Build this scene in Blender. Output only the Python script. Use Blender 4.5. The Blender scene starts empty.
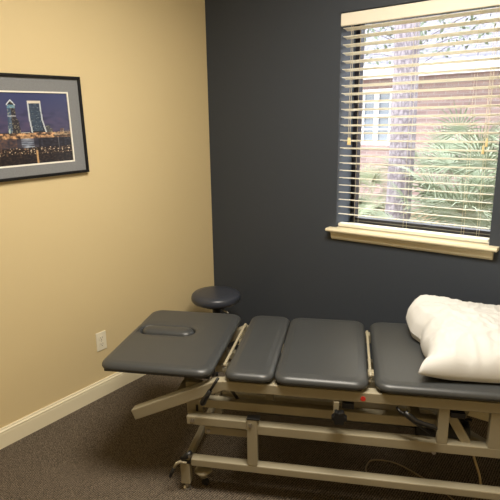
import bpy, bmesh, math, random
from mathutils import Vector, Matrix, noise
random.seed(7)
S = bpy.context.scene
COL = S.collection
PI = math.pi

# ------------------------------------------------------------------ helpers
def lin(r, g, b):
    f = lambda c: (c/255/12.92) if c/255 <= .04045 else ((c/255+.055)/1.055)**2.4
    return (f(r), f(g), f(b), 1)

def mat(name, col, rough=.6, metal=0, spec=.5, bump=None, var=None, sheen=0):
    """bump=(scale, strength, distance) noise bump; var=(scale, amount) colour mottling"""
    m = bpy.data.materials.new(name); m.use_nodes = True
    nt = m.node_tree; b = nt.nodes['Principled BSDF']
    b.inputs['Base Color'].default_value = col
    b.inputs['Roughness'].default_value = rough
    b.inputs['Metallic'].default_value = metal
    b.inputs['Specular IOR Level'].default_value = spec
    tc = nt.nodes.new('ShaderNodeTexCoord')
    if var:
        n = nt.nodes.new('ShaderNodeTexNoise'); n.inputs['Scale'].default_value = var[0]; n.inputs['Detail'].default_value = 4
        nt.links.new(tc.outputs['Object'], n.inputs['Vector'])
        mx = nt.nodes.new('ShaderNodeMixRGB'); mx.inputs[1].default_value = tuple(c*(1-var[1]) for c in col[:3])+(1,)
        mx.inputs[2].default_value = tuple(min(1, c*(1+var[1])) for c in col[:3])+(1,)
        nt.links.new(n.outputs['Fac'], mx.inputs[0]); nt.links.new(mx.outputs[0], b.inputs['Base Color'])
    if bump:
        n = nt.nodes.new('ShaderNodeTexNoise'); n.inputs['Scale'].default_value = bump[0]; n.inputs['Detail'].default_value = 3
        nt.links.new(tc.outputs['Object'], n.inputs['Vector'])
        bp = nt.nodes.new('ShaderNodeBump'); bp.inputs['Strength'].default_value = bump[1]; bp.inputs['Distance'].default_value = bump[2]
        nt.links.new(n.outputs['Fac'], bp.inputs['Height']); nt.links.new(bp.outputs[0], b.inputs['Normal'])
    return m

def obj(name, bm, m, parent=None, smooth=False, bevel=0, loc=None, rot=None):
    bmesh.ops.recalc_face_normals(bm, faces=bm.faces)
    me = bpy.data.meshes.new(name); bm.to_mesh(me); bm.free()
    for mm in (m if isinstance(m, (list, tuple)) else [m]): me.materials.append(mm)
    o = bpy.data.objects.new(name, me); COL.objects.link(o)
    if parent: o.parent = parent
    if loc: o.location = loc
    if rot: o.rotation_euler = rot
    if smooth:
        for p in me.polygons: p.use_smooth = True
    if bevel:
        md = o.modifiers.new('bevel', 'BEVEL'); md.width = bevel; md.segments = 2; md.limit_method = 'ANGLE'
        md.angle_limit = math.radians(40)
    return o

def thing(name, label, cat, loc=(0, 0, 0), rz=0, group=None):
    o = bpy.data.objects.new(name, None); COL.objects.link(o); o.empty_display_size = .05
    o.location = loc; o.rotation_euler = (0, 0, rz)
    o['label'] = label; o['category'] = cat
    if group: o['group'] = group
    return o
def tag(o, label, cat, group=None):
    o['label'] = label; o['category'] = cat
    if group: o['group'] = group
    return o
def struct(name, bm, m, **k):
    o = obj(name, bm, m, **k)
    if not k.get('parent'): o['kind'] = 'structure'
    return o

def box(bm, x0, x1, y0, y1, z0, z1, mi=0):
    vs = [bm.verts.new((x, y, z)) for x in (x0, x1) for y in (y0, y1) for z in (z0, z1)]
    for f in ((0,1,3,2), (4,6,7,5), (0,4,5,1), (2,3,7,6), (0,2,6,4), (1,5,7,3)):
        fc = bm.faces.new([vs[i] for i in f]); fc.material_index = mi
    return vs
def B(*a): bm = bmesh.new(); box(bm, *a); return bm

def prism(bm, pts, axis, a0, a1):
    """extrude a 2D outline; axis 'v': pts are (x,z) and extruded along y; 'x': pts (y,z) along x; 'z': pts (x,y) along z"""
    def P(p, a):
        return {'v': (p[0], a, p[1]), 'x': (a, p[0], p[1]), 'z': (p[0], p[1], a)}[axis]
    A = [bm.verts.new(P(p, a0)) for p in pts]; Bv = [bm.verts.new(P(p, a1)) for p in pts]
    bm.faces.new(A); bm.faces.new(Bv)
    n = len(pts)
    for i in range(n): bm.faces.new((A[i], A[(i+1) % n], Bv[(i+1) % n], Bv[i]))

def tube(bm, pts, r, n=10, cap=True):
    """round tube through points; r is a number or a list"""
    pts = [Vector(p) for p in pts]; rings = []
    rs = r if isinstance(r, (list, tuple)) else [r]*len(pts)
    up = None
    for i, p in enumerate(pts):
        t = (pts[min(i+1, len(pts)-1)]-pts[max(i-1, 0)]).normalized()
        if up is None: up = t.orthogonal().normalized()
        up = (up-t*up.dot(t)).normalized(); s = t.cross(up)
        rings.append([bm.verts.new(p+(up*math.cos(2*PI*k/n)+s*math.sin(2*PI*k/n))*rs[i]) for k in range(n)])
    for a, b in zip(rings, rings[1:]):
        for k in range(n): bm.faces.new((a[k], a[(k+1) % n], b[(k+1) % n], b[k]))
    if cap: bm.faces.new(rings[0]); bm.faces.new(rings[-1])
def T(*a, **k): bm = bmesh.new(); tube(bm, *a, **k); return bm

def bar(bm, p, q, w, h):
    """rectangular bar from p to q, w horizontal, h the other way"""
    p, q = Vector(p), Vector(q); t = (q-p).normalized()
    s = t.cross(Vector((0, 0, 1)))
    s = Vector((1, 0, 0)) if s.length < 1e-4 else s.normalized()
    u = s.cross(t)
    vs = [bm.verts.new(e+s*(w/2*a)+u*(h/2*b)) for e in (p, q) for a, b in ((-1,-1), (1,-1), (1,1), (-1,1))]
    bm.faces.new(vs[:4]); bm.faces.new(vs[4:])
    for k in range(4): bm.faces.new((vs[k], vs[(k+1) % 4], vs[4+(k+1) % 4], vs[4+k]))

def lathe(bm, prof, n=32, c=(0, 0, 0), axis='z'):
    rings = []
    for r, z in prof:
        rg = []
        for k in range(n):
            a = 2*PI*k/n; x, y = max(r, 1e-4)*math.cos(a), max(r, 1e-4)*math.sin(a)
            v = {'z': (x, y, z), 'y': (x, z, y), 'x': (z, x, y)}[axis]
            rg.append(bm.verts.new((v[0]+c[0], v[1]+c[1], v[2]+c[2])))
        rings.append(rg)
    for a, b in zip(rings, rings[1:]):
        for k in range(n): bm.faces.new((a[k], a[(k+1) % n], b[(k+1) % n], b[k]))
    bm.faces.new(rings[0]); bm.faces.new(rings[-1])
def LA(*a, **k): bm = bmesh.new(); lathe(bm, *a, **k); return bm

def rrect(a, b, r, n=10, m=14):
    """rounded rectangle outline, constant point count"""
    pts = []
    r = max(.002, min(r, a, b))
    cs = [((a-r), (b-r), 0), (-(a-r), (b-r), PI/2), (-(a-r), -(b-r), PI), ((a-r), -(b-r), 1.5*PI)]
    for i, (cx, cy, t0) in enumerate(cs):
        for k in range(n+1):
            t = t0+PI/2*k/n; pts.append((cx+r*math.cos(t), cy+r*math.sin(t)))
        nx = cs[(i+1) % 4]; e = (nx[0]+r*math.cos(nx[2]), nx[1]+r*math.sin(nx[2])); s = pts[-1]
        for k in range(1, m): pts.append((s[0]+(e[0]-s[0])*k/m, s[1]+(e[1]-s[1])*k/m))
    return pts

def pad(u0, u1, v0, v1, zb, zt, r=.045, er=.024, crown=.006, hole=None):
    """upholstered board: rounded plan, soft rounded edge, slight crown"""
    bm = bmesh.new(); a, b = (u1-u0)/2, (v1-v0)/2; cx, cy = (u0+u1)/2, (v0+v1)/2
    ds = []; rings = []
    # bottom lip, belly, shoulder
    H = zt-zb
    seq = [(.03, zb), (.016, zb), (.009, zb+.0015), (.004, zb+.005), (.001, zb+.010), (0, zb+.015)]
    er = min(er, H-.014)
    for k in range(1, 9):
        t = PI/2*k/8; seq.append((er*1.25*(1-math.cos(t)), zt-er+er*math.sin(t)))
    d = er*1.25
    lim = min(a, b)
    if hole: seq.append((d+.004, None))
    while d < lim-.006 and not hole:
        d += .008; seq.append((min(d, lim-.003), None))
    for d, z in seq:
        rg = []
        for x, y in rrect(a-d, b-d, r-d*.6):
            zz = z
            if z is None:
                zz = zt + crown*(1-(x/a)**4)*(1-(y/b)**4)
            X, Y = cx+x, cy+y
            rg.append(bm.verts.new((X, Y, zz)))
        rings.append(rg)
    if hole:                                   # morph to the slot outline, roll over its lip, down the wall
        su, sv, ha, hb = hole; base = [v.co.copy() for v in rings[-1]]
        sl = rrect(ha, hb, hb)
        tgt = [Vector((su+x, sv+y, 0)) for x, y in sl]
        for k in range(1, 25):
            t = k/24; rg = []
            for p0, p1 in zip(base, tgt):
                x, y = p0.x+(p1.x-p0.x)*t, p0.y+(p1.y-p0.y)*t
                zz = zt+crown*(1-((x-cx)/a)**4)*(1-((y-cy)/b)**4)-.004*max(0, (t-.75)*4)**2
                rg.append(bm.verts.new((x, y, zz)))
            rings.append(rg)
        zz0 = rings[-1][0].co.z
        for ins, dz in ((.003, .003), (.005, .008), (.005, .035)):
            rings.append([bm.verts.new((su+x, sv+y, zz0-dz)) for x, y in rrect(ha-ins, hb-ins, hb-ins)])
        last_ring_cap = True
        bm.faces.new(rings[-1])
    n = len(rings[0])
    for p, q in zip(rings, rings[1:]):
        for k in range(n): bm.faces.new((p[k], p[(k+1) % n], q[(k+1) % n], q[k]))
    bm.faces.new(rings[0])
    last = rings[-1]
    if not hole: bm.faces.new(last)
    return bm

# ------------------------------------------------------------------ materials
def xl(r, g, b): return lin(r*.87, g*.87, b*.87)
M = {}
M['tan'] = mat('tan_paint', lin(216, 196, 150), .75, bump=(220, .12, .0012), var=(1.2, .03))
M['navy'] = mat('charcoal_navy_paint', lin(58, 64, 73), .6, spec=.4, bump=(220, .12, .0012))
M['ceil'] = mat('ceiling_paint', lin(232, 228, 215), .9, bump=(90, .3, .002))
M['trim'] = mat('cream_trim_paint', lin(236, 226, 196), .4, bump=(30, .05, .001))
M['blind'] = mat('blind_slats', lin(244, 238, 222), .42)
M['cord'] = mat('blind_cord', lin(226, 214, 186), .8)
M['tassel'] = mat('tassel_plastic', lin(238, 215, 160), .4)
M['bronze'] = mat('dark_aluminium', lin(38, 36, 44), .4, metal=.3)
M['vinyl'] = mat('grey_vinyl', lin(59, 61, 62), .39, spec=.5, bump=(420, .1, .0006), var=(6, .04))
M['stoolvinyl'] = mat('slate_vinyl', lin(58, 62, 72), .33, bump=(300, .08, .0005))
M['enamel'] = mat('beige_enamel', lin(152, 144, 122), .4, bump=(300, .04, .0004), var=(5, .04))
M['black'] = mat('black_plastic', lin(20, 20, 21), .4)
M['rubber'] = mat('black_rubber', lin(26, 25, 25), .75)
M['steel'] = mat('steel', lin(190, 186, 178), .3, metal=1)
M['greymetal'] = mat('grey_metal', lin(120, 118, 112), .45, metal=.5)
M['red'] = mat('red_sticker', lin(205, 50, 40), .5)
M['pillow'] = mat('white_cotton', lin(208, 208, 206), .85, bump=(90, .12, .002))
M['plate'] = mat('ivory_plastic', lin(238, 230, 206), .35)
M['dark'] = mat('slot_dark', lin(40, 34, 28), .6)
M['frame'] = mat('black_frame', lin(14, 13, 12), .5, spec=.3)
M['matboard'] = mat('grey_matboard', lin(128, 130, 132), .9, var=(160, .16))
M['matedge'] = mat('white_mat_bevel', lin(240, 236, 224), .8)
M['cablem'] = mat('beige_cable', lin(196, 178, 140), .5)

M['cablethin'] = mat('tan_cable', lin(150, 134, 104), .5)
def carpet():
    m = mat('loop_carpet', lin(90, 78, 64), .95, spec=.15); nt = m.node_tree; b = nt.nodes['Principled BSDF']
    tc = nt.nodes.new('ShaderNodeTexCoord'); mp = nt.nodes.new('ShaderNodeMapping')
    mp.inputs['Scale'].default_value = (.6, 1, 1); mp.inputs['Rotation'].default_value = (0, 0, .0)
    nt.links.new(tc.outputs['Object'], mp.inputs[0])
    v = nt.nodes.new('ShaderNodeTexVoronoi'); v.inputs['Scale'].default_value = 165; v.inputs['Randomness'].default_value = .25
    nt.links.new(mp.outputs[0], v.inputs['Vector'])
    r = nt.nodes.new('ShaderNodeValToRGB'); e = r.color_ramp.elements
    e[0].position = 0; e[0].color = lin(156, 143, 126); e[1].position = .6; e[1].color = lin(36, 31, 26)
    nt.links.new(v.outputs['Distance'], r.inputs[0])
    # every loop its own tone
    mx = nt.nodes.new('ShaderNodeMixRGB'); mx.blend_type = 'MULTIPLY'; mx.inputs[0].default_value = .55
    bw = nt.nodes.new('ShaderNodeValToRGB'); bw.color_ramp.elements[0].color = (.72, .71, .70, 1); bw.color_ramp.elements[1].color = (1.25, 1.2, 1.15, 1)
    sp = nt.nodes.new('ShaderNodeSeparateColor'); nt.links.new(v.outputs['Color'], sp.inputs[0]); nt.links.new(sp.outputs[0], bw.inputs[0])
    nt.links.new(r.outputs[0], mx.inputs[1]); nt.links.new(bw.outputs[0], mx.inputs[2])
    nt.links.new(mx.outputs[0], b.inputs['Base Color'])
    bp = nt.nodes.new('ShaderNodeBump'); bp.invert = True; bp.inputs['Strength'].default_value = .8; bp.inputs['Distance'].default_value = .004
    nt.links.new(v.outputs['Distance'], bp.inputs['Height']); nt.links.new(bp.outputs[0], b.inputs['Normal'])
    return m
M['carpet'] = carpet()

def brick():
    m = mat('red_brick', xl(170, 120, 105), .9); nt = m.node_tree; b = nt.nodes['Principled BSDF']
    tc = nt.nodes.new('ShaderNodeTexCoord'); mp = nt.nodes.new('ShaderNodeMapping'); mp.inputs['Rotation'].default_value = (PI/2, 0, 0)
    nt.links.new(tc.outputs['Object'], mp.inputs[0])
    t = nt.nodes.new('ShaderNodeTexBrick'); t.inputs['Scale'].default_value = 1
    t.inputs['Brick Width'].default_value = .23; t.inputs['Row Height'].default_value = .075; t.inputs['Mortar Size'].default_value = .008
    t.inputs['Color1'].default_value = xl(168, 140, 134); t.inputs['Color2'].default_value = xl(144, 120, 118); t.inputs['Mortar'].default_value = xl(172, 160, 154)
    nt.links.new(mp.outputs[0], t.inputs['Vector']); nt.links.new(t.outputs['Color'], b.inputs['Base Color'])
    return m
M['brick'] = brick()

def shingle():
    m = mat('grey_shingles', xl(170, 168, 172), .9); nt = m.node_tree; b = nt.nodes['Principled BSDF']
    tc = nt.nodes.new('ShaderNodeTexCoord')
    t = nt.nodes.new('ShaderNodeTexBrick'); t.inputs['Scale'].default_value = 1
    t.inputs['Brick Width'].default_value = .3; t.inputs['Row Height'].default_value = .13; t.inputs['Mortar Size'].default_value = .012
    t.inputs['Color1'].default_value = xl(128, 126, 136); t.inputs['Color2'].default_value = xl(112, 110, 121); t.inputs['Mortar'].default_value = xl(74, 72, 82)
    nt.links.new(tc.outputs['Object'], t.inputs['Vector']); nt.links.new(t.outputs['Color'], b.inputs['Base Color'])
    return m
M['shingle'] = shingle()

def bark():
    m = mat('pine_bark', xl(150, 132, 130), .95); nt = m.node_tree; b = nt.nodes['Principled BSDF']
    tc = nt.nodes.new('ShaderNodeTexCoord'); mp = nt.nodes.new('ShaderNodeMapping'); mp.inputs['Scale'].default_value = (1, 1, .35)
    nt.links.new(tc.outputs['Object'], mp.inputs[0])
    v = nt.nodes.new('ShaderNodeTexVoronoi'); v.feature = 'DISTANCE_TO_EDGE'; v.inputs['Scale'].default_value = 22
    nt.links.new(mp.outputs[0], v.inputs['Vector'])
    r = nt.nodes.new('ShaderNodeValToRGB'); e = r.color_ramp.elements
    e[0].position = 0; e[0].color = xl(98, 90, 95); e[1].position = .16; e[1].color = xl(142, 133, 138)
    nt.links.new(v.outputs[0], r.inputs[0]); nt.links.new(r.outputs[0], b.inputs['Base Color'])
    bp = nt.nodes.new('ShaderNodeBump'); bp.inputs['Strength'].default_value = 1; bp.inputs['Distance'].default_value = .02
    nt.links.new(v.outputs[0], bp.inputs['Height']); nt.links.new(bp.outputs[0], b.inputs['Normal'])
    return m
M['bark'] = bark()
M['straw'] = mat('pine_straw', xl(140, 120, 92), .95, var=(30, .4), bump=(60, .8, .02))
M['palm'] = mat('palmetto_green', xl(128, 140, 112), .55, var=(8, .3))
M['palmy'] = mat('yellow_green_leaf', xl(132, 138, 104), .55, var=(8, .2))
M['palmdry'] = mat('dry_frond', xl(170, 150, 115), .7)
M['leaf'] = mat('tree_leaf', xl(104, 116, 92), .6, var=(5, .25))
M['whitepaint'] = mat('white_paint', lin(238, 240, 246), .5)
M['houseglass'] = mat('house_window_pane', lin(112, 120, 128), .2)

g = bpy.data.materials.new('window_glass'); g.use_nodes = True; nt = g.node_tree; nt.nodes.clear()
o_ = nt.nodes.new('ShaderNodeOutputMaterial'); mx = nt.nodes.new('ShaderNodeMixShader'); mx.inputs[0].default_value = .04
tr = nt.nodes.new('ShaderNodeBsdfTransparent'); gl = nt.nodes.new('ShaderNodeBsdfGlossy'); gl.inputs['Roughness'].default_value = .02
nt.links.new(tr.outputs[0], mx.inputs[1]); nt.links.new(gl.outputs[0], mx.inputs[2]); nt.links.new(mx.outputs[0], o_.inputs[0])
M['glass'] = g

# ------------------------------------------------------------------ room shell
RX, RY, RZ = 3.5, -4.1, 2.72           # room: x 0..RX, y RY..0
WX0, WX1, WZ0, WZ1, WD = .990, 1.851, .962, 2.163, .26
struct('floor', B(-.1, RX+.1, RY-.1, .1, -.1, 0), M['carpet'])
struct('ceiling', B(-.1, RX+.1, RY-.1, WD, RZ, RZ+.1), M['ceil'])
struct('wall_left', B(-.12, 0, RY, 0, 0, RZ), M['tan'])
struct('wall_right', B(RX, RX+.12, RY, 0, 0, RZ), M['tan'])
struct('wall_front', B(-.12, RX+.12, RY-.12, RY, 0, RZ), M['tan'])
bm = bmesh.new()
xs = [-.12, WX0, WX1, RX+.12]; zs = [-.3, WZ0-.005, WZ1, RZ]
for i in range(3):
    for j in range(3):
        if i == 1 and j == 1: continue
        box(bm, xs[i], xs[i+1], 0, WD, zs[j], zs[j+1])
bmesh.ops.remove_doubles(bm, verts=bm.verts, dist=1e-5)
# drop inner coincident faces
seen = {}
for f in list(bm.faces):
    k = tuple(sorted(v.index for v in f.verts)); seen.setdefault(tuple(round(c, 4) for c in f.calc_center_median()), []).append(f)
dead = [f for fs in seen.values() if len(fs) > 1 for f in fs]
bmesh.ops.delete(bm, geom=dead, context='FACES_ONLY')
for f in bm.faces:
    f.material_index = 1 if f.calc_center_median().y > WD-.001 else 0
struct('wall_back', bm, [M['navy'], M['brick']])

def baseboard(name, axis, a0, a1, sgn=1, off=0):
    prof = [(0, 0), (.013, 0), (.013, .076), (.0115, .079), (.0115, .081), (.0135, .083), (.0135, .090), (.010, .093), (.008, .095), (.008, .100), (.006, .105), (0, .105)]
    bm = bmesh.new()
    pts = [(off+sgn*d, z) for d, z in prof]
    prism(bm, pts, 'v' if axis == 'y' else 'x', a0, a1)
    return struct(name, bm, M['trim'])
baseboard('baseboard_left', 'y', RY, 0)
baseboard('baseboard_back', 'x', .013, RX-.013, -1)
baseboard('baseboard_right', 'y', RY, 0, -1, RX)
baseboard('baseboard_front', 'x', .013, RX-.013, 1, RY)

# window sill with nosing and apron
bm = bmesh.new()
nose = [(.19, .945), (-.052, .945), (-.058, .949), (-.060, .955), (-.058, .961), (-.052, .965), (.19, .965)]
prism(bm, [(y, z) for y, z in nose if y < 0]+[(0, .965), (0, .945)], 'x', .949, 1.901)
box(bm, WX0, WX1, 0, .19, .945, .965)
prism(bm, [(0, .945), (-.034, .945), (-.034, .936), (-.028, .928), (-.024, .915), (-.022, .905), (-.016, .898), (-.012, .893), (0, .893)], 'x', .969, 1.877)
struct('trim_1', bm, M['trim'], bevel=.002)

# window frame and glass
wroot = bpy.data.objects.new('window_1', None); COL.objects.link(wroot); wroot.location = ((WX0+WX1)/2, .19, WZ0); wroot['kind'] = 'structure'
hx = (WX1-WX0)/2; hz = WZ1-WZ0
bm = bmesh.new()
box(bm, -hx, -hx+.032, 0, .05, .003, hz); box(bm, hx-.032, hx, 0, .05, .003, hz)
box(bm, -hx+.032, hx-.032, 0, .05, .003, .036); box(bm, -hx+.032, hx-.032, 0, .05, hz-.035, hz)
struct('window_frame', bm, M['bronze'], parent=wroot, bevel=.002)
struct('sash_track', B(-hx+.034, hx-.034, -.004, .0, .016, .021), M['greymetal'], parent=wroot)
struct('window_glass', B(-hx+.032, hx-.032, .024, .028, .036, hz-.035), M['glass'], parent=wroot)

# ------------------------------------------------------------------ venetian blind
bl = thing('window_blind', 'cream horizontal slat blind hanging inside the window opening, slats open', 'blind', (WX0+.005, 0, 2.09))
W = WX1-WX0-.010
bm = bmesh.new()
prism(bm, [(-.012, .0), (-.014, .004), (-.014, .056), (-.010, .064), (-.002, .066), (.0, .066), (.0, .0)], 'x', .0, W)
obj('valance', bm, M['blind'], bl, bevel=.0015)
obj('head_rail', B(.004, W-.004, .006, .058, .022, .062), M['blind'], bl)
bm = bmesh.new()
tilt = math.radians(9)
for k in range(25):
    z = -.012-k*.0431
    n = 8; w = .05; top = []; bot = []
    for i in range(n+1):
        s = -w/2+w*i/n; c = .0022*(1-(2*s/w)**2)     # slightly crowned slat
        y = .033+s*math.cos(tilt)+0; zz = z-s*math.sin(tilt)+c
        top.append((y, zz+.0016)); bot.append((y, zz-.0016))
    prism(bm, top+bot[::-1], 'x', .004, W-.003)
obj('slats', bm, M['blind'], bl)
bm = bmesh.new(); box(bm, .004, W-.003, .010, .056, -1.118, -1.100)
obj('bottom_rail', bm, M['blind'], bl, bevel=.003)
for x in (.110, .405, .715, W-.060):
    bm = bmesh.new()
    for y in (.0065, .0595): tube(bm, [(x, y, .02), (x, y, -1.105)], .0007, 6)
    for k in range(25): tube(bm, [(x, .007, -.016-k*.0431+.0028), (x, .059, -.016-k*.0431-.0032)], .0006, 4)
    obj('ladder_cord', bm, M['cord'], bl)
for x, z in ((.058, -.600), (.068, -.600), (W-.052, -.60), (W-.066, -.635)):
    c = obj('pull_cord', T([(x, -.002 if z else 0, .02), (x+.001, .003, -.2), (x, .002, z)], .0011, 6), M['cord'], bl)
    obj('tassel', LA([(.002, .004), (.004, 0), (.0055, -.02), (.0065, -.034), (.006, -.038), (.001, -.038)], 12, (x, .002, z)), M['tassel'], c, smooth=True)

# ------------------------------------------------------------------ framed skyline photograph
PY0, PY1, PZ0, PZ1 = -1.672, -1.018, 1.338, 1.828
pf = thing('framed_picture', 'black framed night skyline photograph hanging on the tan wall', 'picture', (0, (PY0+PY1)/2, PZ0-.005))
pf.rotation_euler = (.015, 0, 0)      # hangs slightly crooked
cy = (PY0+PY1)/2
def ring(bm, y0, y1, z0, z1, w, x0, x1):
    box(bm, x0, x1, y0, y1, z0, z0+w); box(bm, x0, x1, y0, y1, z1-w, z1)
    box(bm, x0, x1, y0, y0+w, z0+w, z1-w); box(bm, x0, x1, y1-w, y1, z0+w, z1-w)
H = PZ1-PZ0; hw = (PY1-PY0)/2
bm = bmesh.new(); ring(bm, -hw, hw, 0, H, .014, .001, .024)
obj('frame', bm, M['frame'], pf, bevel=.0015)
iy0, iy1, iz0, iz1 = -1.587-cy, -1.101-cy, 1.408-PZ0, 1.744-PZ0     # photo opening
bm = bmesh.new()
def ring2(bm, a, b, x0, x1):   # between rectangles a (outer) and b (inner): (y0,y1,z0,z1)
    box(bm, x0, x1, a[0], a[1], a[2], b[2]); box(bm, x0, x1, a[0], a[1], b[3], a[3])
    box(bm, x0, x1, a[0], b[0], b[2], b[3]); box(bm, x0, x1, b[1], a[1], b[2], b[3])
e = .0075
ring2(bm, (-hw+.013, hw-.013, .013, H-.013), (iy0-e, iy1+e, iz0-e, iz1+e), .006, .014)
obj('mat_board', bm, M['matboard'], pf)
bm = bmesh.new(); ring2(bm, (iy0-e, iy1+e, iz0-e, iz1+e), (iy0, iy1, iz0, iz1), .006, .0132)
obj('mat_edge', bm, M['matedge'], pf)

def inpoly(y, z, P):
    c = False; n = len(P)
    for i in range(n):
        (a, b), (d, e2) = P[i], P[(i+1) % n]
        if (b > z) != (e2 > z) and y < (d-a)*(z-b)/(e2-b)+a: c = not c
    return c
def seg(y, z, a, b):
    ay, az = a; by, bz = b; dy, dz = by-ay, bz-az
    t = max(0, min(1, ((y-ay)*dy+(z-az)*dz)/(dy*dy+dz*dz)))
    return math.hypot(y-ay-t*dy, z-az-t*dz)
def skyline(y, z):
    n1 = noise.noise(Vector((y*22, z*60, 1))); n2 = noise.noise(Vector((y*75, z*130, 5))); n3 = noise.noise(Vector((y*120, z*170, 9)))
    t = (z-1.55)/.19
    def mixc(a, b, k): k = max(0, min(1, k)); return [a[i]+(b[i]-a[i])*k for i in range(3)]
    c = mixc((78, 72, 100), (62, 68, 108), t*1.1)
    if t < .55: c = mixc(c, (92, 76, 104), max(0, n1)*1.3*(1-t))
    c = mixc(c, (44, 44, 74), max(0, -n1)*.8 if t < .6 else 0)
    if z < 1.556:                                             # shore and water
        if z > 1.531:
            k = .42+1.3*noise.noise(Vector((y*45, z*90, 2)))+.6*n3
            c = mixc((66, 50, 46), (222, 176, 128), k)
            if -1.385 < y < -1.33 and z < 1.548: c = mixc(c, (240, 190, 130), .4)
            if y > -1.20: c = mixc(c, (206, 196, 168) if z > 1.54 else (70, 52, 44), .35+.5*n2)
        elif z > 1.485:
            c = mixc((40, 42, 58), (70, 66, 76), .5+n1)
            if -1.382 < y < -1.315: c = mixc(c, (165, 178, 196), .65+.9*noise.noise(Vector((y*30, z*260, 3)))-abs(y+1.35)*8)
            if y < -1.405: c = mixc(c, (150, 104, 76), .25+.5*n2)
            if y > -1.29: c = mixc(c, (24, 24, 32), .6+n2)
        elif z > 1.452:
            c = mixc((34, 28, 30), (176, 136, 104), max(0, n2*1.3)*.8)
            if n3 > .42: c = (220, 200, 170)
        else:
            c = mixc((24, 22, 28), (76, 60, 52), .3+n2)
        if abs(y+1.306) < .006 and z < 1.472: c = mixc(c, (235, 190, 130), .75)
        if abs(y+1.18) < .0018 and 1.47 < z < 1.53: c = (120, 116, 116)
        return c
    # low distant blocks
    for a, b, h, cc in ((-1.245, -1.218, .035, (70, 74, 78)), (-1.222, -1.205, .022, (84, 80, 80)), (-1.165, -1.142, .022, (96, 74, 76)), (-1.385, -1.33, .008, (200, 200, 190)), (-1.50, -1.41, .006, (30, 28, 34)), (-1.14, -1.10, .012, (92, 84, 96)), (-1.56, -1.50, .03, (50, 50, 66)), (-1.587, -1.565, .055, (60, 58, 72))):
        if a < y < b and z < 1.552+h: c = mixc(cc, (225, 220, 180), max(0, n3*1.4-.2))
    # stepped dark tower
    P1 = [(-1.440, 1.55), (-1.429, 1.688), (-1.412, 1.709), (-1.393, 1.688), (-1.391, 1.630), (-1.379, 1.610), (-1.377, 1.55)]
    if inpoly(y, z, P1):
        c = mixc((40, 42, 52), (64, 56, 60), .5+n2)
        if y < -1.418+(z-1.55)*.04: c = mixc((62, 80, 104), (104, 124, 146), n2+.3)
        if z > 1.672 and z < 1.688: c = (96, 140, 164)
        if z > 1.69: c = (26, 26, 34)
        if n3 > .3: c = mixc(c, (206, 196, 156), .5)
        if abs(z-1.637) < .002: c = mixc(c, (210, 214, 220), .7)
    if min(seg(y, z, (-1.432, 1.688), (-1.412, 1.710)), seg(y, z, (-1.412, 1.710), (-1.391, 1.688))) < .0025: c = (206, 212, 220)
    if seg(y, z, (-1.433, 1.56), (-1.431, 1.575)) < .003: c = (180, 200, 190)
    # flared glass slab tower with a bright outline
    P2 = [(-1.327, 1.556), (-1.322, 1.706), (-1.259, 1.706), (-1.262, 1.62), (-1.243, 1.556)]
    if inpoly(y, z, P2):
        c = mixc((46, 58, 80), (78, 94, 108), .45+n2)
        if abs(((z*1000) % 9)-4) < 1: c = mixc(c, (28, 38, 56), .35)
        if n3 > .42: c = mixc(c, (196, 204, 176), .5)
        if z < 1.565: c = (40, 44, 52)
        if y > -1.262+(1.62-z)*.02 and z < 1.62: c = mixc(c, (40, 44, 60), .6)
    if z > 1.556:
        d = min(seg(y, z, (-1.324, 1.704), (-1.324, 1.62)), seg(y, z, (-1.324, 1.62), (-1.318, 1.558)), seg(y, z, (-1.260, 1.704), (-1.259, 1.62)), seg(y, z, (-1.259, 1.62), (-1.242, 1.552)))
        if d < .0036: c = (196, 204, 208)
        if -1.326 < y < -1.257 and 1.694 < z < 1.708: c = (214, 206, 188)
    return c
bm = bmesh.new(); NY, NZ = 200, 140
cl = bm.loops.layers.float_color.new('print')
vs = [[bm.verts.new((.0075, iy0-.002+(iy1-iy0+.004)*i/NY, iz0-.002+(iz1-iz0+.004)*j/NZ)) for j in range(NZ+1)] for i in range(NY+1)]
for i in range(NY):
    for j in range(NZ):
        f = bm.faces.new((vs[i][j], vs[i+1][j], vs[i+1][j+1], vs[i][j+1]))
        q = f.calc_center_median(); c = lin(*[max(0, min(255, t)) for t in skyline(q.y+cy-.006, q.z+PZ0)])
        for l in f.loops: l[cl] = c
pm = mat('printed_photo', (1, 1, 1, 1), .35); pn = pm.node_tree; at = pn.nodes.new('ShaderNodeAttribute'); at.attribute_name = 'print'
pn.links.new(at.outputs['Color'], pn.nodes['Principled BSDF'].inputs['Base Color'])
ext = bmesh.ops.extrude_face_region(bm, geom=[f for f in bm.faces]) if False else None
obj('photo_print', bm, pm, pf)
obj('backing_board', B(.001, .0072, -hw+.013, hw-.013, .013, H-.013), M['matedge'], pf)

# ------------------------------------------------------------------ wall outlet
ot = thing('wall_outlet', 'ivory duplex power outlet low on the tan wall', 'outlet', (0, -1.0275, .347))
bm = bmesh.new(); box(bm, 0, .0055, -.035, .035, -.057, .057)
obj('cover_plate', bm, M['plate'], ot, bevel=.003)
for s in (1, -1):
    bm = bmesh.new()
    pts = [(y*1., z) for y, z in rrect(.0165, .0145, .009, 6, 3)]
    prism(bm, [(y, z+s*.0195) for y, z in pts], 'x', .003, .0075)
    r = obj('receptacle', bm, M['plate'], ot)
    bm = bmesh.new()
    box(bm, .006, .0079, -.0075, -.0052, s*.0195-.001, s*.0195+.0075); box(bm, .006, .0079, .0052, .0075, s*.0195, s*.0195+.0075)
    lathe(bm, [(.0028, .006), (.0028, .0079)], 10, (0, 0, s*.0195-.007), 'x')
    obj('socket_slots', bm, M['dark'], r)
obj('screw', LA([(.003, .005), (.003, .0065)], 12, (0, 0, 0), 'x'), M['steel'], ot)

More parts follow.
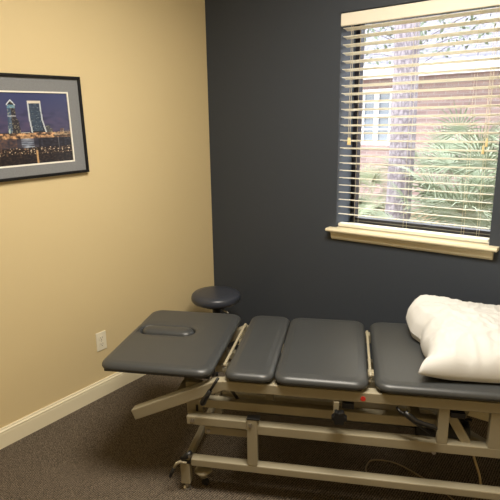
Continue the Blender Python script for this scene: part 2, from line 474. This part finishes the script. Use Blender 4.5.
# ------------------------------------------------------------------ treatment table
ang = math.radians(26)
tt = thing('treatment_table', 'dark grey padded adjustable treatment table on a beige steel frame', 'treatment table', (.959, -1.344, 0), ang)
ZT, ZB = .600, .563
V0, V1 = -.044, .632
SU, SV, SL, SR = -.168, .345, .085, .060
hp = obj('head_pad', pad(-.346, .153, V0, V1, ZB, ZT, .06, .025, .004, (SU, SV, SL+SR, SR)), M['vinyl'], tt, smooth=True)
bm = bmesh.new(); rings = []
for ins, z in ((.014, -.034), (.013, -.020), (.014, -.010), (.017, -.002), (.023, .004), (.031, .008), (.040, .0105), (.049, .0115), (.056, .012)):
    rings.append([bm.verts.new((SU+.002+x, SV+.002+y, ZT+z)) for x, y in rrect(SL+SR-ins, SR-ins, SR-ins, 12, 8)])
for p, q in zip(rings, rings[1:]):
    n = len(p)
    for k in range(n): bm.faces.new((p[k], p[(k+1) % n], q[(k+1) % n], q[k]))
bm.faces.new(rings[-1]); bm.faces.new(rings[0])
obj('face_cushion', bm, M['vinyl'], hp, smooth=True)

obj('pad', pad(.206, .409, V0, V1, ZB, ZT, .05, .026, .007), M['vinyl'], tt, smooth=True)
obj('pad', pad(.411, .786, V0, V1, ZB, ZT, .055, .028, .010), M['vinyl'], tt, smooth=True)
obj('pad', pad(.810, 1.68, V0, V1, ZB, ZT, .06, .028, .008), M['vinyl'], tt, smooth=True)
# underboards
for u0, u1 in ((-.33, .14), (.225, .395), (.425, .76), (.83, 1.66)):
    obj('pad_board', B(u0, u1, V0+.03, V1-.03, ZB-.012, ZB+.002), M['black'], tt)

E = M['enamel']
# upper frame: front and rear channel rails, cross members, drooping end arms
FT, FB = .553, .503
for v0, v1 in ((-.025, .02), (.545, .59)):
    bm = bmesh.new(); box(bm, .196, 1.62, v0, v1, FT-.044, FT)
    obj('top_rail', bm, E, tt, bevel=.004)
    bm = bmesh.new()
    prism(bm, [(.200, FT-.001), (.200, FT-.044), (-.199, FT-.222), (-.216, FT-.176), (.165, FT-.004)], 'v', v0, v1)
    obj('drop_arm', bm, E, tt, bevel=.004)
for i, u in enumerate((.43, .74, 1.58)):
    obj('cross_member', B(u-.02, u+.02, .02, .545, FT-.052, FT-.004), E, tt, bevel=.003)
obj('cross_member', B(-.02, .03, .02, .545, FT-.135, FT-.085), E, tt, bevel=.003)
# hinge bars seen between the pads
for u, dv in ((.197, 0), (.798, 0)):
    bm = bmesh.new(); bar(bm, (u-.004, .04, ZT-.008), (u-.004, .50, ZT-.008), .011, .010)
    h = obj('hinge_bar', bm, E, tt, bevel=.002)
    for v in (.06, .50):
        bm = bmesh.new(); box(bm, u-.010, u+.003, v-.012, v+.012, FT-.004, ZT-.012)
        obj('hinge_bracket', bm, E, h, bevel=.002)
        obj('bolt', LA([(.006, -.012), (.006, .012)], 10, (u-.006, v-.02, ZT-.022), 'y'), M['steel'], h)

# second (lift) frame set back under the top frame
for v0, v1, ue in ((.03, .07, 1.085), (.50, .54, 1.0)):
    obj('lift_frame_rail', B(.09, ue, v0, v1, .390, .430), E, tt, bevel=.003)
obj('cross_member', B(.96, 1.0, .07, .50, .390, .430), E, tt, bevel=.003)
# short upright behind the drop arm
for v in (.04, .50):
    obj('upright', B(.018, .088, v, v+.035, .345, .50), E, tt, bevel=.003)
bk = obj('arm_bracket', B(.10, .298, .024, .05, .266, .302), E, tt, bevel=.003)
obj('bolt', LA([(.008, .018), (.008, .026)], 12, (.118, 0, .284), 'y'), M['steel'], bk)
obj('slot', B(.060, .070, .037, .0405, .365, .395), M['black'], tt)
obj('top_plate', B(.46, .62, .30, .44, .40, .50), M['enamel'], tt, bevel=.003)

# main beams (lift arms)
for k, (v0, v1) in enumerate(((-.024, .022), (.455, .50))):
    obj('lift_arm', B(.035, .345, v0+.002, v1, .335, .374), E, tt, bevel=.004)
    obj('main_beam', B(.30, 1.62 if k == 0 else 1.05, v0+.006, v1+.004, .314, .357), E, tt, bevel=.004)
obj('bolt', LA([(.009, -.029), (.009, -.02), (.012, -.02), (.012, -.016)], 14, (.062, 0, .358), 'y'), M['steel'], tt, smooth=False)
# posts on the base rail
for v0 in (-.026, .455):
    p = obj('post', B(.298, .341, v0, v0+.030, .168, .385), E, tt, bevel=.003)
    obj('post_cap', B(.297, .352, v0-.001, v0+.034, .385, .392), M['black'], p, bevel=.002)
obj('bolt', LA([(.008, -.031), (.008, -.026)], 14, (.314, 0, .362), 'y'), M['steel'], tt)
bm = bmesh.new(); box(bm, 1.052, 1.093, -.018, .006, .355, .510)
obj('post', bm, E, tt, bevel=.003)
obj('post', B(1.240, 1.30, -.018, .01, .355, .510), E, tt, bevel=.003)
obj('stop_block', B(1.096, 1.150, -.02, .01, .474, .494), M['black'], tt, bevel=.001)
for p, q in (((1.10, .02, .47), (1.17, .02, .35)), ((1.22, .24, .40), (1.15, .24, .20))):
    bm = bmesh.new(); bar(bm, p, q, .03, .035); obj('brace', bm, E, tt, bevel=.003)
bm = bmesh.new(); box(bm, 1.00, 1.06, .01, .04, .292, .312)
obj('bracket', bm, E, tt, bevel=.002)
obj('bolt', LA([(.008, 0), (.008, .012)], 12, (1.05, .0, .300), 'y'), M['steel'], tt)

# base frame
obj('base_rail', B(.045, 1.66, -.025, .018, .132, .168), E, tt, bevel=.005)
obj('base_rail', B(.045, 1.16, .545, .59, .132, .168), E, tt, bevel=.005)
obj('base_cross_rail', B(.012, .040, -.02, .585, .134, .166), E, tt, bevel=.005)
bm = bmesh.new(); bar(bm, (1.13, .56, .150), (1.60, .01, .150), .035, .030)
obj('base_cross_rail', bm, E, tt, bevel=.003)
for u, v in ((-.004, -.024), (.0, .545), (1.60, -.024), (1.11, .545)):
    for _ in (0,):
        f = obj('foot', B(u, u+.042, v, v+.042, .036, .142), E, tt, bevel=.003)
        obj('levelling_screw', LA([(.017, 0), (.017, .006), (.008, .010), (.008, .038)], 16, (u+.021, v+.021, 0)), M['steel'], f)
# castor beside the front foot
cs = obj('castor_housing', LA([(.001, .098), (.022, .097), (.036, .092), (.040, .085), (.034, .078), (.022, .066), (.014, .050), (.001, .048)], 20, (.088, .018, 0)), E, tt, smooth=True)
obj('castor_wheel', LA([(.012, -.009), (.016, -.006), (.016, .006), (.012, .009)], 20, (.092, .030, .017), 'y'), M['rubber'], cs)
cs = obj('castor_housing', LA([(.001, .118), (.028, .116), (.040, .108), (.042, .098), (.030, .088), (.012, .072), (.006, .062)], 20, (1.56, .035, 0)), E, tt, smooth=True)
obj('castor_wheel', LA([(.024, -.009), (.030, -.006), (.030, .006), (.024, .009)], 20, (1.56, .035, .031), 'y'), M['rubber'], cs)
# brake lever on the foot
lv = obj('brake_lever', T([(.03, -.034, .152), (.006, -.036, .158), (-.014, -.038, .148), (-.028, -.040, .122)], [.006, .007, .007, .006], 10), E, tt, smooth=True)
obj('lever_grip', T([(-.027, -.040, .126), (-.040, -.042, .096), (-.046, -.043, .080)], [.008, .009, .007], 10), M['black'], lv, smooth=True)
bm = bmesh.new(); box(bm, .003, .043, -.026, .018, .142, .156)
obj('foot_cap', bm, M['black'], tt, bevel=.002)
lv2 = obj('release_pedal', T([(.048, -.016, .196), (.030, -.024, .182), (.008, -.030, .166)], [.010, .014, .011], 10), M['black'], tt, smooth=True)
obj('pedal_pin', LA([(.006, -.03), (.006, .0)], 10, (.044, -.006, .186), 'y'), M['steel'], lv2)
# gas strut handle by the head pad
gs = obj('tilt_handle', T([(.186, -.040, .575), (.150, -.050, .515)], .006, 10), M['black'], tt, smooth=True)
obj('handle_grip', T([(.153, -.050, .520), (.137, -.049, .492), (.119, -.048, .460), (.113, -.048, .452)], [.009, .010, .0135, .009], 10), M['black'], gs, smooth=True)
obj('gas_strut', T([(.20, .06, .49), (.245, .06, .425)], .007, 10), M['black'], tt, smooth=True)
# star knob on its bracket
kb = obj('knob_bracket', B(.652, .674, -.034, -.012, .450, .506), E, tt, bevel=.002)
bm = bmesh.new(); pr = []
for k in range(48):
    a = 2*PI*k/48; r = .027+.004*math.cos(6*a); pr.append((.676+r*math.cos(a), .450+r*math.sin(a)))
prism(bm, pr, 'v', -.062, -.034)
obj('star_knob', bm, M['black'], kb, bevel=.003)
obj('latch', B(.686, .732, -.022, .0, .474, .496), M['black'], tt, bevel=.002)
obj('height_sticker', LA([(.010, -.0275), (.010, -.0250)], 20, (.766, 0, .527), 'y'), M['red'], tt)
# hand lever on the right
hl = obj('lever_bracket', T([(.895, -.02, .500), (.905, -.032, .490), (.925, -.036, .480), (.935, -.036, .492)], .006, 8), M['black'], tt, smooth=True)
obj('lever_grip', T([(.925, -.036, .492), (.940, -.038, .476), (.965, -.04, .458), (1.0, -.04, .448), (1.036, -.04, .440), (1.045, -.04, .430)], [.009, .013, .012, .009, .010, .006], 10), M['black'], hl, smooth=True)
obj('lever_rod', T([(.955, -.01, .44), (.985, .0, .415), (1.03, .0, .385)], .005, 8), M['black'], tt, smooth=True)
# grey actuator bar inside the frame and its motor
ac = obj('actuator_rod', T([(.30, .20, .30), (1.0, .20, .30)], .020, 16), M['greymetal'], tt, smooth=True)
obj('actuator_motor', LA([(.001, 1.00), (.048, 1.005), (.052, 1.02), (.052, 1.20), (.046, 1.22), (.001, 1.222)], 24, (0, .20, .28), 'x'), M['black'], ac, smooth=True)
obj('hanging_plate', B(.72, .93, .20, .215, .36, .482), E, tt)
bm = bmesh.new(); tube(bm, [(1.20, .10, .40), (1.23, .22, .33), (1.21, .36, .25), (1.14, .42, .20), (1.10, .40, .12)], .006, 8)
obj('hose', bm, M['rubber'], tt, smooth=True)

# ------------------------------------------------------------------ cables on the carpet
def spline(P, n=10):
    out = []
    P = [Vector(p) for p in P]; P = [P[0]]+P+[P[-1]]
    for i in range(1, len(P)-2):
        for k in range(n):
            t = k/n; a, b, c, d = P[i-1:i+3]
            out.append(.5*((2*b)+(c-a)*t+(2*a-5*b+4*c-d)*t*t+(3*b-a-3*c+d)*t**3))
    out.append(P[-2]); return out
tag(obj('power_cable', T(spline([(1.60, -.80, .004), (1.575, -.77, .004), (1.563, -.735, .004), (1.57, -.68, .004), (1.66, -.64, .004), (1.78, -.66, .004), (1.90, -.70, .004), (2.05, -.78, .004), (2.25, -.85, .004)]), .0035, 8), M['cablethin'], smooth=True),
    'thin beige cable looping over the carpet under the treatment table', 'cable')
tag(obj('hand_control_cord', T(spline([(1.985, -.58, .20), (1.995, -.60, .16), (2.03, -.63, .10), (2.05, -.62, .02), (2.10, -.58, .004), (2.3, -.5, .004)]), .005, 8), M['cablem'], smooth=True),
    'thicker pale cord dropping from the table mechanism to the floor, right of the looped cable', 'cord')

# ------------------------------------------------------------------ pillow
pw = bmesh.new(); N = 90
PU0, PU1, PV0, PV1 = .970, 1.66, -.012, .640
def prand(x, y, s, k): return noise.noise(Vector((x*s, y*s, k)))
def pillow_pt(i, j, side):
    a, b = -1+2*i/N, -1+2*j/N           # a along u, b along v
    # pillowcase sides bow inward between the corners
    A = a*(1-.05*(1-b*b)); Bb = b*(1-.035*(1-a*a))
    u = (PU0+PU1)/2+A*(PU1-PU0)/2; v = (PV0+PV1)/2+Bb*(PV1-PV0)/2
    ea, eb = 1-abs(a)**2.6, 1-abs(b)**2.6
    h = max(0, ea)**.42*max(0, eb)**.42
    lift = 0
    if side > 0:
        z = .030+.150*h*(1-.20*max(0, a+.6))
        # creases running in from the left end and along the front
        fl = math.exp(-((a+1)/.35)**2); ff = math.exp(-((b+1)/.30)**2)
        z += h**.5*(.007*fl*math.sin(15*b+4*a+4*prand(a, b, 2, 3))+.007*ff*(1-abs(math.sin(9*a+4*b+5*prand(a, b, 2.2, 8))))*2)
        cr = lambda k, sc: (1-abs(prand(a*1.4+.6*b, b-.5*a, sc, k))*3.2)
        z += h*(.010*max(0, cr(2, 2.4))**3+.006*max(0, cr(6, 4.5))**3)
        z += .012*h*prand(a, b, 3.0, 1)+.005*h*prand(a, b, 9, 4)
        z += .018*h*(b > -1)*max(0, b)*max(0, -a)
    else:
        z = .030-.024*min(1, h*3)
    # back-left corner puffs up, pushed out over the pad
    w = math.exp(-((a+1)/.26)**2)
    u -= w*.012*math.exp(-((b-.55)/.3)**2)
    t = max(0, min(1, (.26-b)/.26)); t = t*t*(3-2*t); q = max(0, min(1, (b+1)/.28)); q = q*q*(3-2*q)
    u += w*.030*t*q+w*.006*t*math.sin(9*b)
    cz = math.exp(-((a+1.0)/.42)**2-((b-.85)/.5)**2); z += .062*cz*(1 if side > 0 else .75)
    zf = math.exp(-((a+1)/.35)**2-((b+1)/.5)**2); z += .008*zf
    rc = max(0, -a-.55)*max(0, b-.55)/.2; u += .075*rc; v -= .055*rc
    v += .012*math.exp(-((b+1)/.3)**2)*(a+1)
    return (u, v, ZT+.002+z)
for side in (1, -1):
    g_ = [[pw.verts.new(pillow_pt(i, j, side)) for j in range(N+1)] for i in range(N+1)]
    for i in range(N):
        for j in range(N): pw.faces.new((g_[i][j], g_[i+1][j], g_[i+1][j+1], g_[i][j+1]))
bmesh.ops.remove_doubles(pw, verts=pw.verts, dist=.0006)
pl = obj('pillow', pw, M['pillow'], smooth=True, loc=(.959, -1.344, .004), rot=(0, 0, ang))
tag(pl, 'plump white pillow in a creased case lying on the right pad of the treatment table', 'pillow')

# ------------------------------------------------------------------ stool in the corner
st = thing('stool', 'round slate grey vinyl rolling stool in the room corner behind the table', 'stool', (.276, -.300, 0))
obj('seat', LA([(.001, .435), (.135, .435), (.154, .440), (.163, .453), (.164, .470), (.160, .484), (.148, .495), (.11, .500), (.001, .501)], 48), M['stoolvinyl'], st, smooth=True)
obj('seat_plate', LA([(.001, .408), (.09, .410), (.10, .436), (.001, .437)], 24), M['black'], st)
obj('pole', LA([(.022, .10), (.022, .26), (.027, .262), (.027, .38), (.032, .408), (.001, .41)], 20), M['black'], st, smooth=False)
obj('height_lever', T([(.02, .0, .398), (.11, -.03, .395), (.13, -.035, .392)], .005, 8), M['steel'], st, smooth=True)
obj('hub', LA([(.001, .065), (.034, .067), (.036, .10), (.024, .115), (.001, .115)], 20), M['black'], st)
for k in range(5):
    a = 2*PI*k/5+.3; c, s = math.cos(a), math.sin(a)
    bm = bmesh.new(); bar(bm, (c*.02, s*.02, .088), (c*.215, s*.215, .066), .034, .022)
    lg = obj('leg', bm, M['black'], st, bevel=.004)
    bm = bmesh.new(); tube(bm, [(c*.205, s*.205, .07), (c*.205, s*.205, .045)], .006, 8)
    for o2 in (-.012, .012):
        p = Vector((c*.205, s*.205, .024)); n_ = Vector((-s, c, 0))
        tube(bm, [p+n_*(o2-.007), p+n_*(o2+.007)], .024, 18)
    obj('castor', bm, M['rubber'], lg)

# ------------------------------------------------------------------ outdoors
gd = obj('ground', B(-16, 14, WD+.02, 26, -.5, -.25), M['straw']); gd['kind'] = 'structure'
hs = thing('brick_house', 'neighbouring red brick house with pale shingle roof seen through the window', 'house', (0, 8, -.25))
bm = bmesh.new(); HX0, HX1, HZ0, HZ1 = -2.86, -1.66, 1.33, 2.50      # window hole, local z
xs = [-12, HX0, HX1, 10]; zs = [0, HZ0, HZ1, 2.78]
for i in range(3):
    for j in range(3):
        if not (i == 1 and j == 1): box(bm, xs[i], xs[i+1], 0, .2, zs[j], zs[j+1])
box(bm, -12, -11.8, .2, 8, 0, 2.78); box(bm, 9.8, 10, .2, 8, 0, 2.78)
obj('wall', bm, M['brick'], hs)
bm = bmesh.new(); th = math.radians(24); L = 4.9
bar(bm, (-1, -.62, 2.86), (-1, -.62+L*math.cos(th), 2.86+L*math.sin(th)), 23.4, .1)
rf = obj('roof', bm, M['shingle'], hs)
bm = bmesh.new(); prism(bm, [(3.6, 4.75), (8.6, 2.8), (8.6, 2.9), (3.7, 4.88)], 'x', -12.7, 10.7)
obj('rear_roof', bm, M['shingle'], rf)
obj('fascia', B(-12.7, 10.7, -.68, -.62, 2.66, 2.90), M['whitepaint'], rf)
obj('soffit', B(-12.7, 10.7, -.62, .0, 2.70, 2.74), M['whitepaint'], rf)
hw_ = obj('window', B(HX0, HX1, .11, .13, HZ0, HZ1), M['houseglass'], hs)
bm = bmesh.new(); mxm = (HX0+HX1)/2; f0, f1 = .04, .10
for x, w in ((HX0+.03, .06), (mxm, .09), (HX1-.03, .06)): box(bm, x-w/2, x+w/2, f0, f1, HZ0, HZ1)
for z, w in ((HZ0+.035, .07), (HZ1-.035, .07), ((HZ0+HZ1)/2+.02, .07)): box(bm, HX0, HX1, f0+.005, f1+.005, z-w/2, z+w/2)
for x in ((HX0+mxm)/2, (HX1+mxm)/2): box(bm, x-.012, x+.012, f0+.02, f1+.015, HZ0, HZ1)
for z in (HZ0+.33, HZ0+.90): box(bm, HX0, HX1, f0+.025, f1+.012, z-.012, z+.012)
obj('window_frame', bm, M['whitepaint'], hw_)
obj('window_ledge', B(HX0-.06, HX1+.06, -.05, .02, HZ0-.075, HZ0), M['brick'], hw_)

# pine trunk
bm = bmesh.new(); rings = []; nk = 40
for j in range(110):
    z = j*.05; r0 = .155+.05*math.exp(-z*3)-.004*z; rg = []
    for k in range(nk):
        a = 2*PI*k/nk; r = r0*(1+.05*noise.noise(Vector((math.cos(a)*2.2, math.sin(a)*2.2, z*1.6)))+.05*noise.noise(Vector((math.cos(a)*9, math.sin(a)*9, z*7))))
        rg.append(bm.verts.new((r*math.cos(a)+.015*math.sin(z), r*math.sin(a), z)))
    rings.append(rg)
for p, q in zip(rings, rings[1:]):
    for k in range(nk): bm.faces.new((p[k], p[(k+1) % nk], q[(k+1) % nk], q[k]))
bm.faces.new(rings[0]); bm.faces.new(rings[-1])
tr_ = obj('pine_tree', bm, M['bark'], smooth=True, loc=(.045, 3.5, -.27))
tag(tr_, 'thick pine trunk with flaky bark standing outside the window', 'tree')

# palmettos: every fan is a petiole and pleated blades
def fan(bm, base, d, L, blades, spread, bl_len, droop=.25, wid=.03):
    d = Vector(d).normalized(); hub = Vector(base)+d*L
    tube(bm, [Vector(base), Vector(base)+d*L*.5+Vector((0, 0, .02)), hub], [.009, .006, .004], 5)
    side = d.cross(Vector((0, 0, 1))); side = side.normalized() if side.length > .05 else Vector((1, 0, 0))
    nrm = side.cross(d).normalized()
    for k in range(blades):
        a = spread*(-.5+k/(blades-1)); dr = (d*math.cos(a)+side*math.sin(a)).normalized()
        ln = bl_len*(1-.3*abs(a)/(spread/2))*random.uniform(.85, 1.1)
        w = dr.cross(nrm).normalized()
        prev = None
        for s in range(5):
            t = s/4; p = hub+dr*ln*t+nrm*(.05*math.sin(PI*t)*ln)-Vector((0, 0, 1))*droop*ln*t**2.4
            ww = wid*(.25+1.2*t if t < .4 else (1-t)*1.2)
            row = [bm.verts.new(p-w*ww*.5), bm.verts.new(p+nrm*ww*.25), bm.verts.new(p+w*ww*.5)]
            if prev:
                bm.faces.new((prev[0], prev[1], row[1], row[0])); bm.faces.new((prev[1], prev[2], row[2], row[1]))
            prev = row
def palmetto(loc, n, Lp, bl_len, m, label, group='palmettos outside the window', dry=0, seed=0, lowtilt=.2, wid=.03):
    random.seed(seed)
    r = thing('palmetto', label, 'plant', loc, 0, group)
    obj('stem', T([(0, 0, 0), (.02, 0, .15), (.0, .01, .3)], [.09, .08, .05], 12), M['palmdry'], r, smooth=True)
    bm = bmesh.new()
    for k in range(n):
        a = 2*PI*k*.618; el = random.uniform(lowtilt, 1.35)
        d = (math.cos(a)*math.cos(el), math.sin(a)*math.cos(el), math.sin(el))
        fan(bm, (d[0]*.04, d[1]*.04, .25), d, Lp*random.uniform(.7, 1.15), 22, random.uniform(2.8, 4.2), bl_len*random.uniform(.8, 1.15), .25, wid)
    obj('fronds', bm, m, r)
    if dry:
        bm = bmesh.new()
        for k in range(dry):
            a = -PI/2+random.uniform(-1, 1); fan(bm, (0, 0, .3), (math.cos(a), math.sin(a), .25), Lp*.5, 14, 2.4, bl_len*.8, 1.1, .022)
        obj('dry_fronds', bm, M['palmdry'], r)
    return r
palmetto((.98, 2.9, -.25), 26, .80, .58, M['palm'], 'fan palmetto with a drooping dry frond, just right of the pine trunk', dry=3, seed=3, wid=.036)
palmetto((1.50, 3.4, -.25), 30, 1.25, .66, M['palm'], 'large fan palmetto filling the lower right corner of the window view', seed=5, wid=.036)
palmetto((.45, 4.9, -.25), 30, 1.30, .66, M['palm'], 'tall fan palmetto behind the two others, against the brick wall', seed=9, wid=.036)
palmetto((-1.05, 4.5, -.25), 28, .80, .50, M['palmy'], 'larger yellow green palmetto left of the pine trunk, nearer the brick wall', seed=11, wid=.024)
palmetto((-.85, 3.3, -.25), 20, .55, .42, M['palmy'], 'small yellow green palmetto at the window bottom left of the trunk', seed=14, wid=.022)

# thin tree whose sparse twigs cross the roof
def twig_tree(loc, hgt, spread, n, label, seed):
    random.seed(seed)
    r = thing('young_tree', label, 'tree', loc, 0, 'thin trees in front of the house')
    bm = bmesh.new(); tube(bm, [(0, 0, 0), (.05, 0, hgt*.4), (0, .05, hgt*.75), (.05, 0, hgt)], [.05, .04, .025, .01], 8)
    tips = []
    for k in range(n):
        z = hgt*random.uniform(.55, .95); a = random.uniform(0, 2*PI); l = spread*random.uniform(.5, 1)
        p = Vector((.02, .02, z)); q = p+Vector((math.cos(a)*l, math.sin(a)*l, l*random.uniform(.1, .6)))
        tube(bm, [p, (p+q)/2+Vector((0, 0, .05)), q], [.012, .008, .003], 5); tips.append((p, q))
    obj('trunk', bm, M['bark'], r)
    bm = bmesh.new()
    for p, q in tips:
        for _ in range(26):
            t = random.uniform(.35, 1.05); c = p.lerp(q, t)+Vector([random.uniform(-.16, .16) for _ in range(3)])
            d = Vector([random.uniform(-1, 1) for _ in range(3)]).normalized(); s = d.orthogonal().normalized(); L_ = random.uniform(.03, .06)
            bm.faces.new([bm.verts.new(c-d*L_), bm.verts.new(c+s*L_*.45), bm.verts.new(c+d*L_), bm.verts.new(c-s*L_*.45)])
    obj('foliage', bm, M['leaf'], r)
twig_tree((-.73, 5.7, -.25), 4.6, 1.15, 30, 'thin leafy tree behind the pine trunk, its twigs crossing the house roof', 21)
twig_tree((1.30, 6.0, -.25), 4.6, .85, 20, 'thin leafy tree in front of the house roof, right of the pine trunk', 22)

# ------------------------------------------------------------------ light
def fixture(x, y, sx, sy, watts, name_label):
    f = thing('ceiling_light', name_label, 'ceiling light', (x, y, RZ))
    bm = bmesh.new()
    for a, b, c, d in ((-sx/2-.03, sx/2+.03, -sy/2-.03, -sy/2), (-sx/2-.03, sx/2+.03, sy/2, sy/2+.03), (-sx/2-.03, -sx/2, -sy/2, sy/2), (sx/2, sx/2+.03, -sy/2, sy/2)):
        box(bm, a, b, c, d, -.06, 0)
    obj('housing', bm, M['whitepaint'], f)
    ld = bpy.data.lights.new('lamp', 'AREA'); ld.shape = 'RECTANGLE'; ld.size = sx; ld.size_y = sy; ld.energy = watts; ld.color = (1, .92, .795)
    lo = bpy.data.objects.new('lamp', ld); COL.objects.link(lo); lo.parent = f; lo.location = (0, 0, -.05)
    return f
fixture(1.70, -1.45, 1.15, .55, 80, 'square ceiling light panel over the middle of the room')

wd = bpy.data.worlds.new('sky'); S.world = wd; wd.use_nodes = True
bg = wd.node_tree.nodes['Background']; bg.inputs[0].default_value = (.90, .95, 1.0, 1); bg.inputs[1].default_value = 7.0
sl = bpy.data.lights.new('sun', 'SUN'); sl.energy = 2.6; sl.angle = math.radians(25); sl.color = (1, .97, .92)
so = bpy.data.objects.new('sun', sl); COL.objects.link(so); so.rotation_euler = (math.radians(38), math.radians(-15), 0); so.location = (0, 4, 12)

# ------------------------------------------------------------------ camera (fitted to the photograph)
yaw, pitch, roll = -.6455, .2433, -.0150
cyw, syw, cp, sp = math.cos(yaw), math.sin(yaw), math.cos(pitch), math.sin(pitch)
fw = Vector((syw*cp, cyw*cp, -sp)); rt = Vector((cyw, -syw, 0)); up = rt.cross(fw)
cr, sr = math.cos(roll), math.sin(roll)
r2 = rt*cr+up*sr; u2 = up*cr-rt*sr
cd = bpy.data.cameras.new('camera'); cam = bpy.data.objects.new('camera', cd); COL.objects.link(cam)
cam.matrix_world = Matrix(((r2.x, u2.x, -fw.x, 2.3957), (r2.y, u2.y, -fw.y, -2.7322), (r2.z, u2.z, -fw.z, 1.5819), (0, 0, 0, 1)))
cd.sensor_width = 36; cd.sensor_fit = 'HORIZONTAL'; cd.lens = 511.0*36/500; cd.clip_start = .02; cd.clip_end = 200
S.camera = cam
S.view_settings.view_transform = 'Standard'; S.view_settings.look = 'None'; S.view_settings.gamma = 1; S.view_settings.exposure = 0
S.view_settings.use_curve_mapping = False
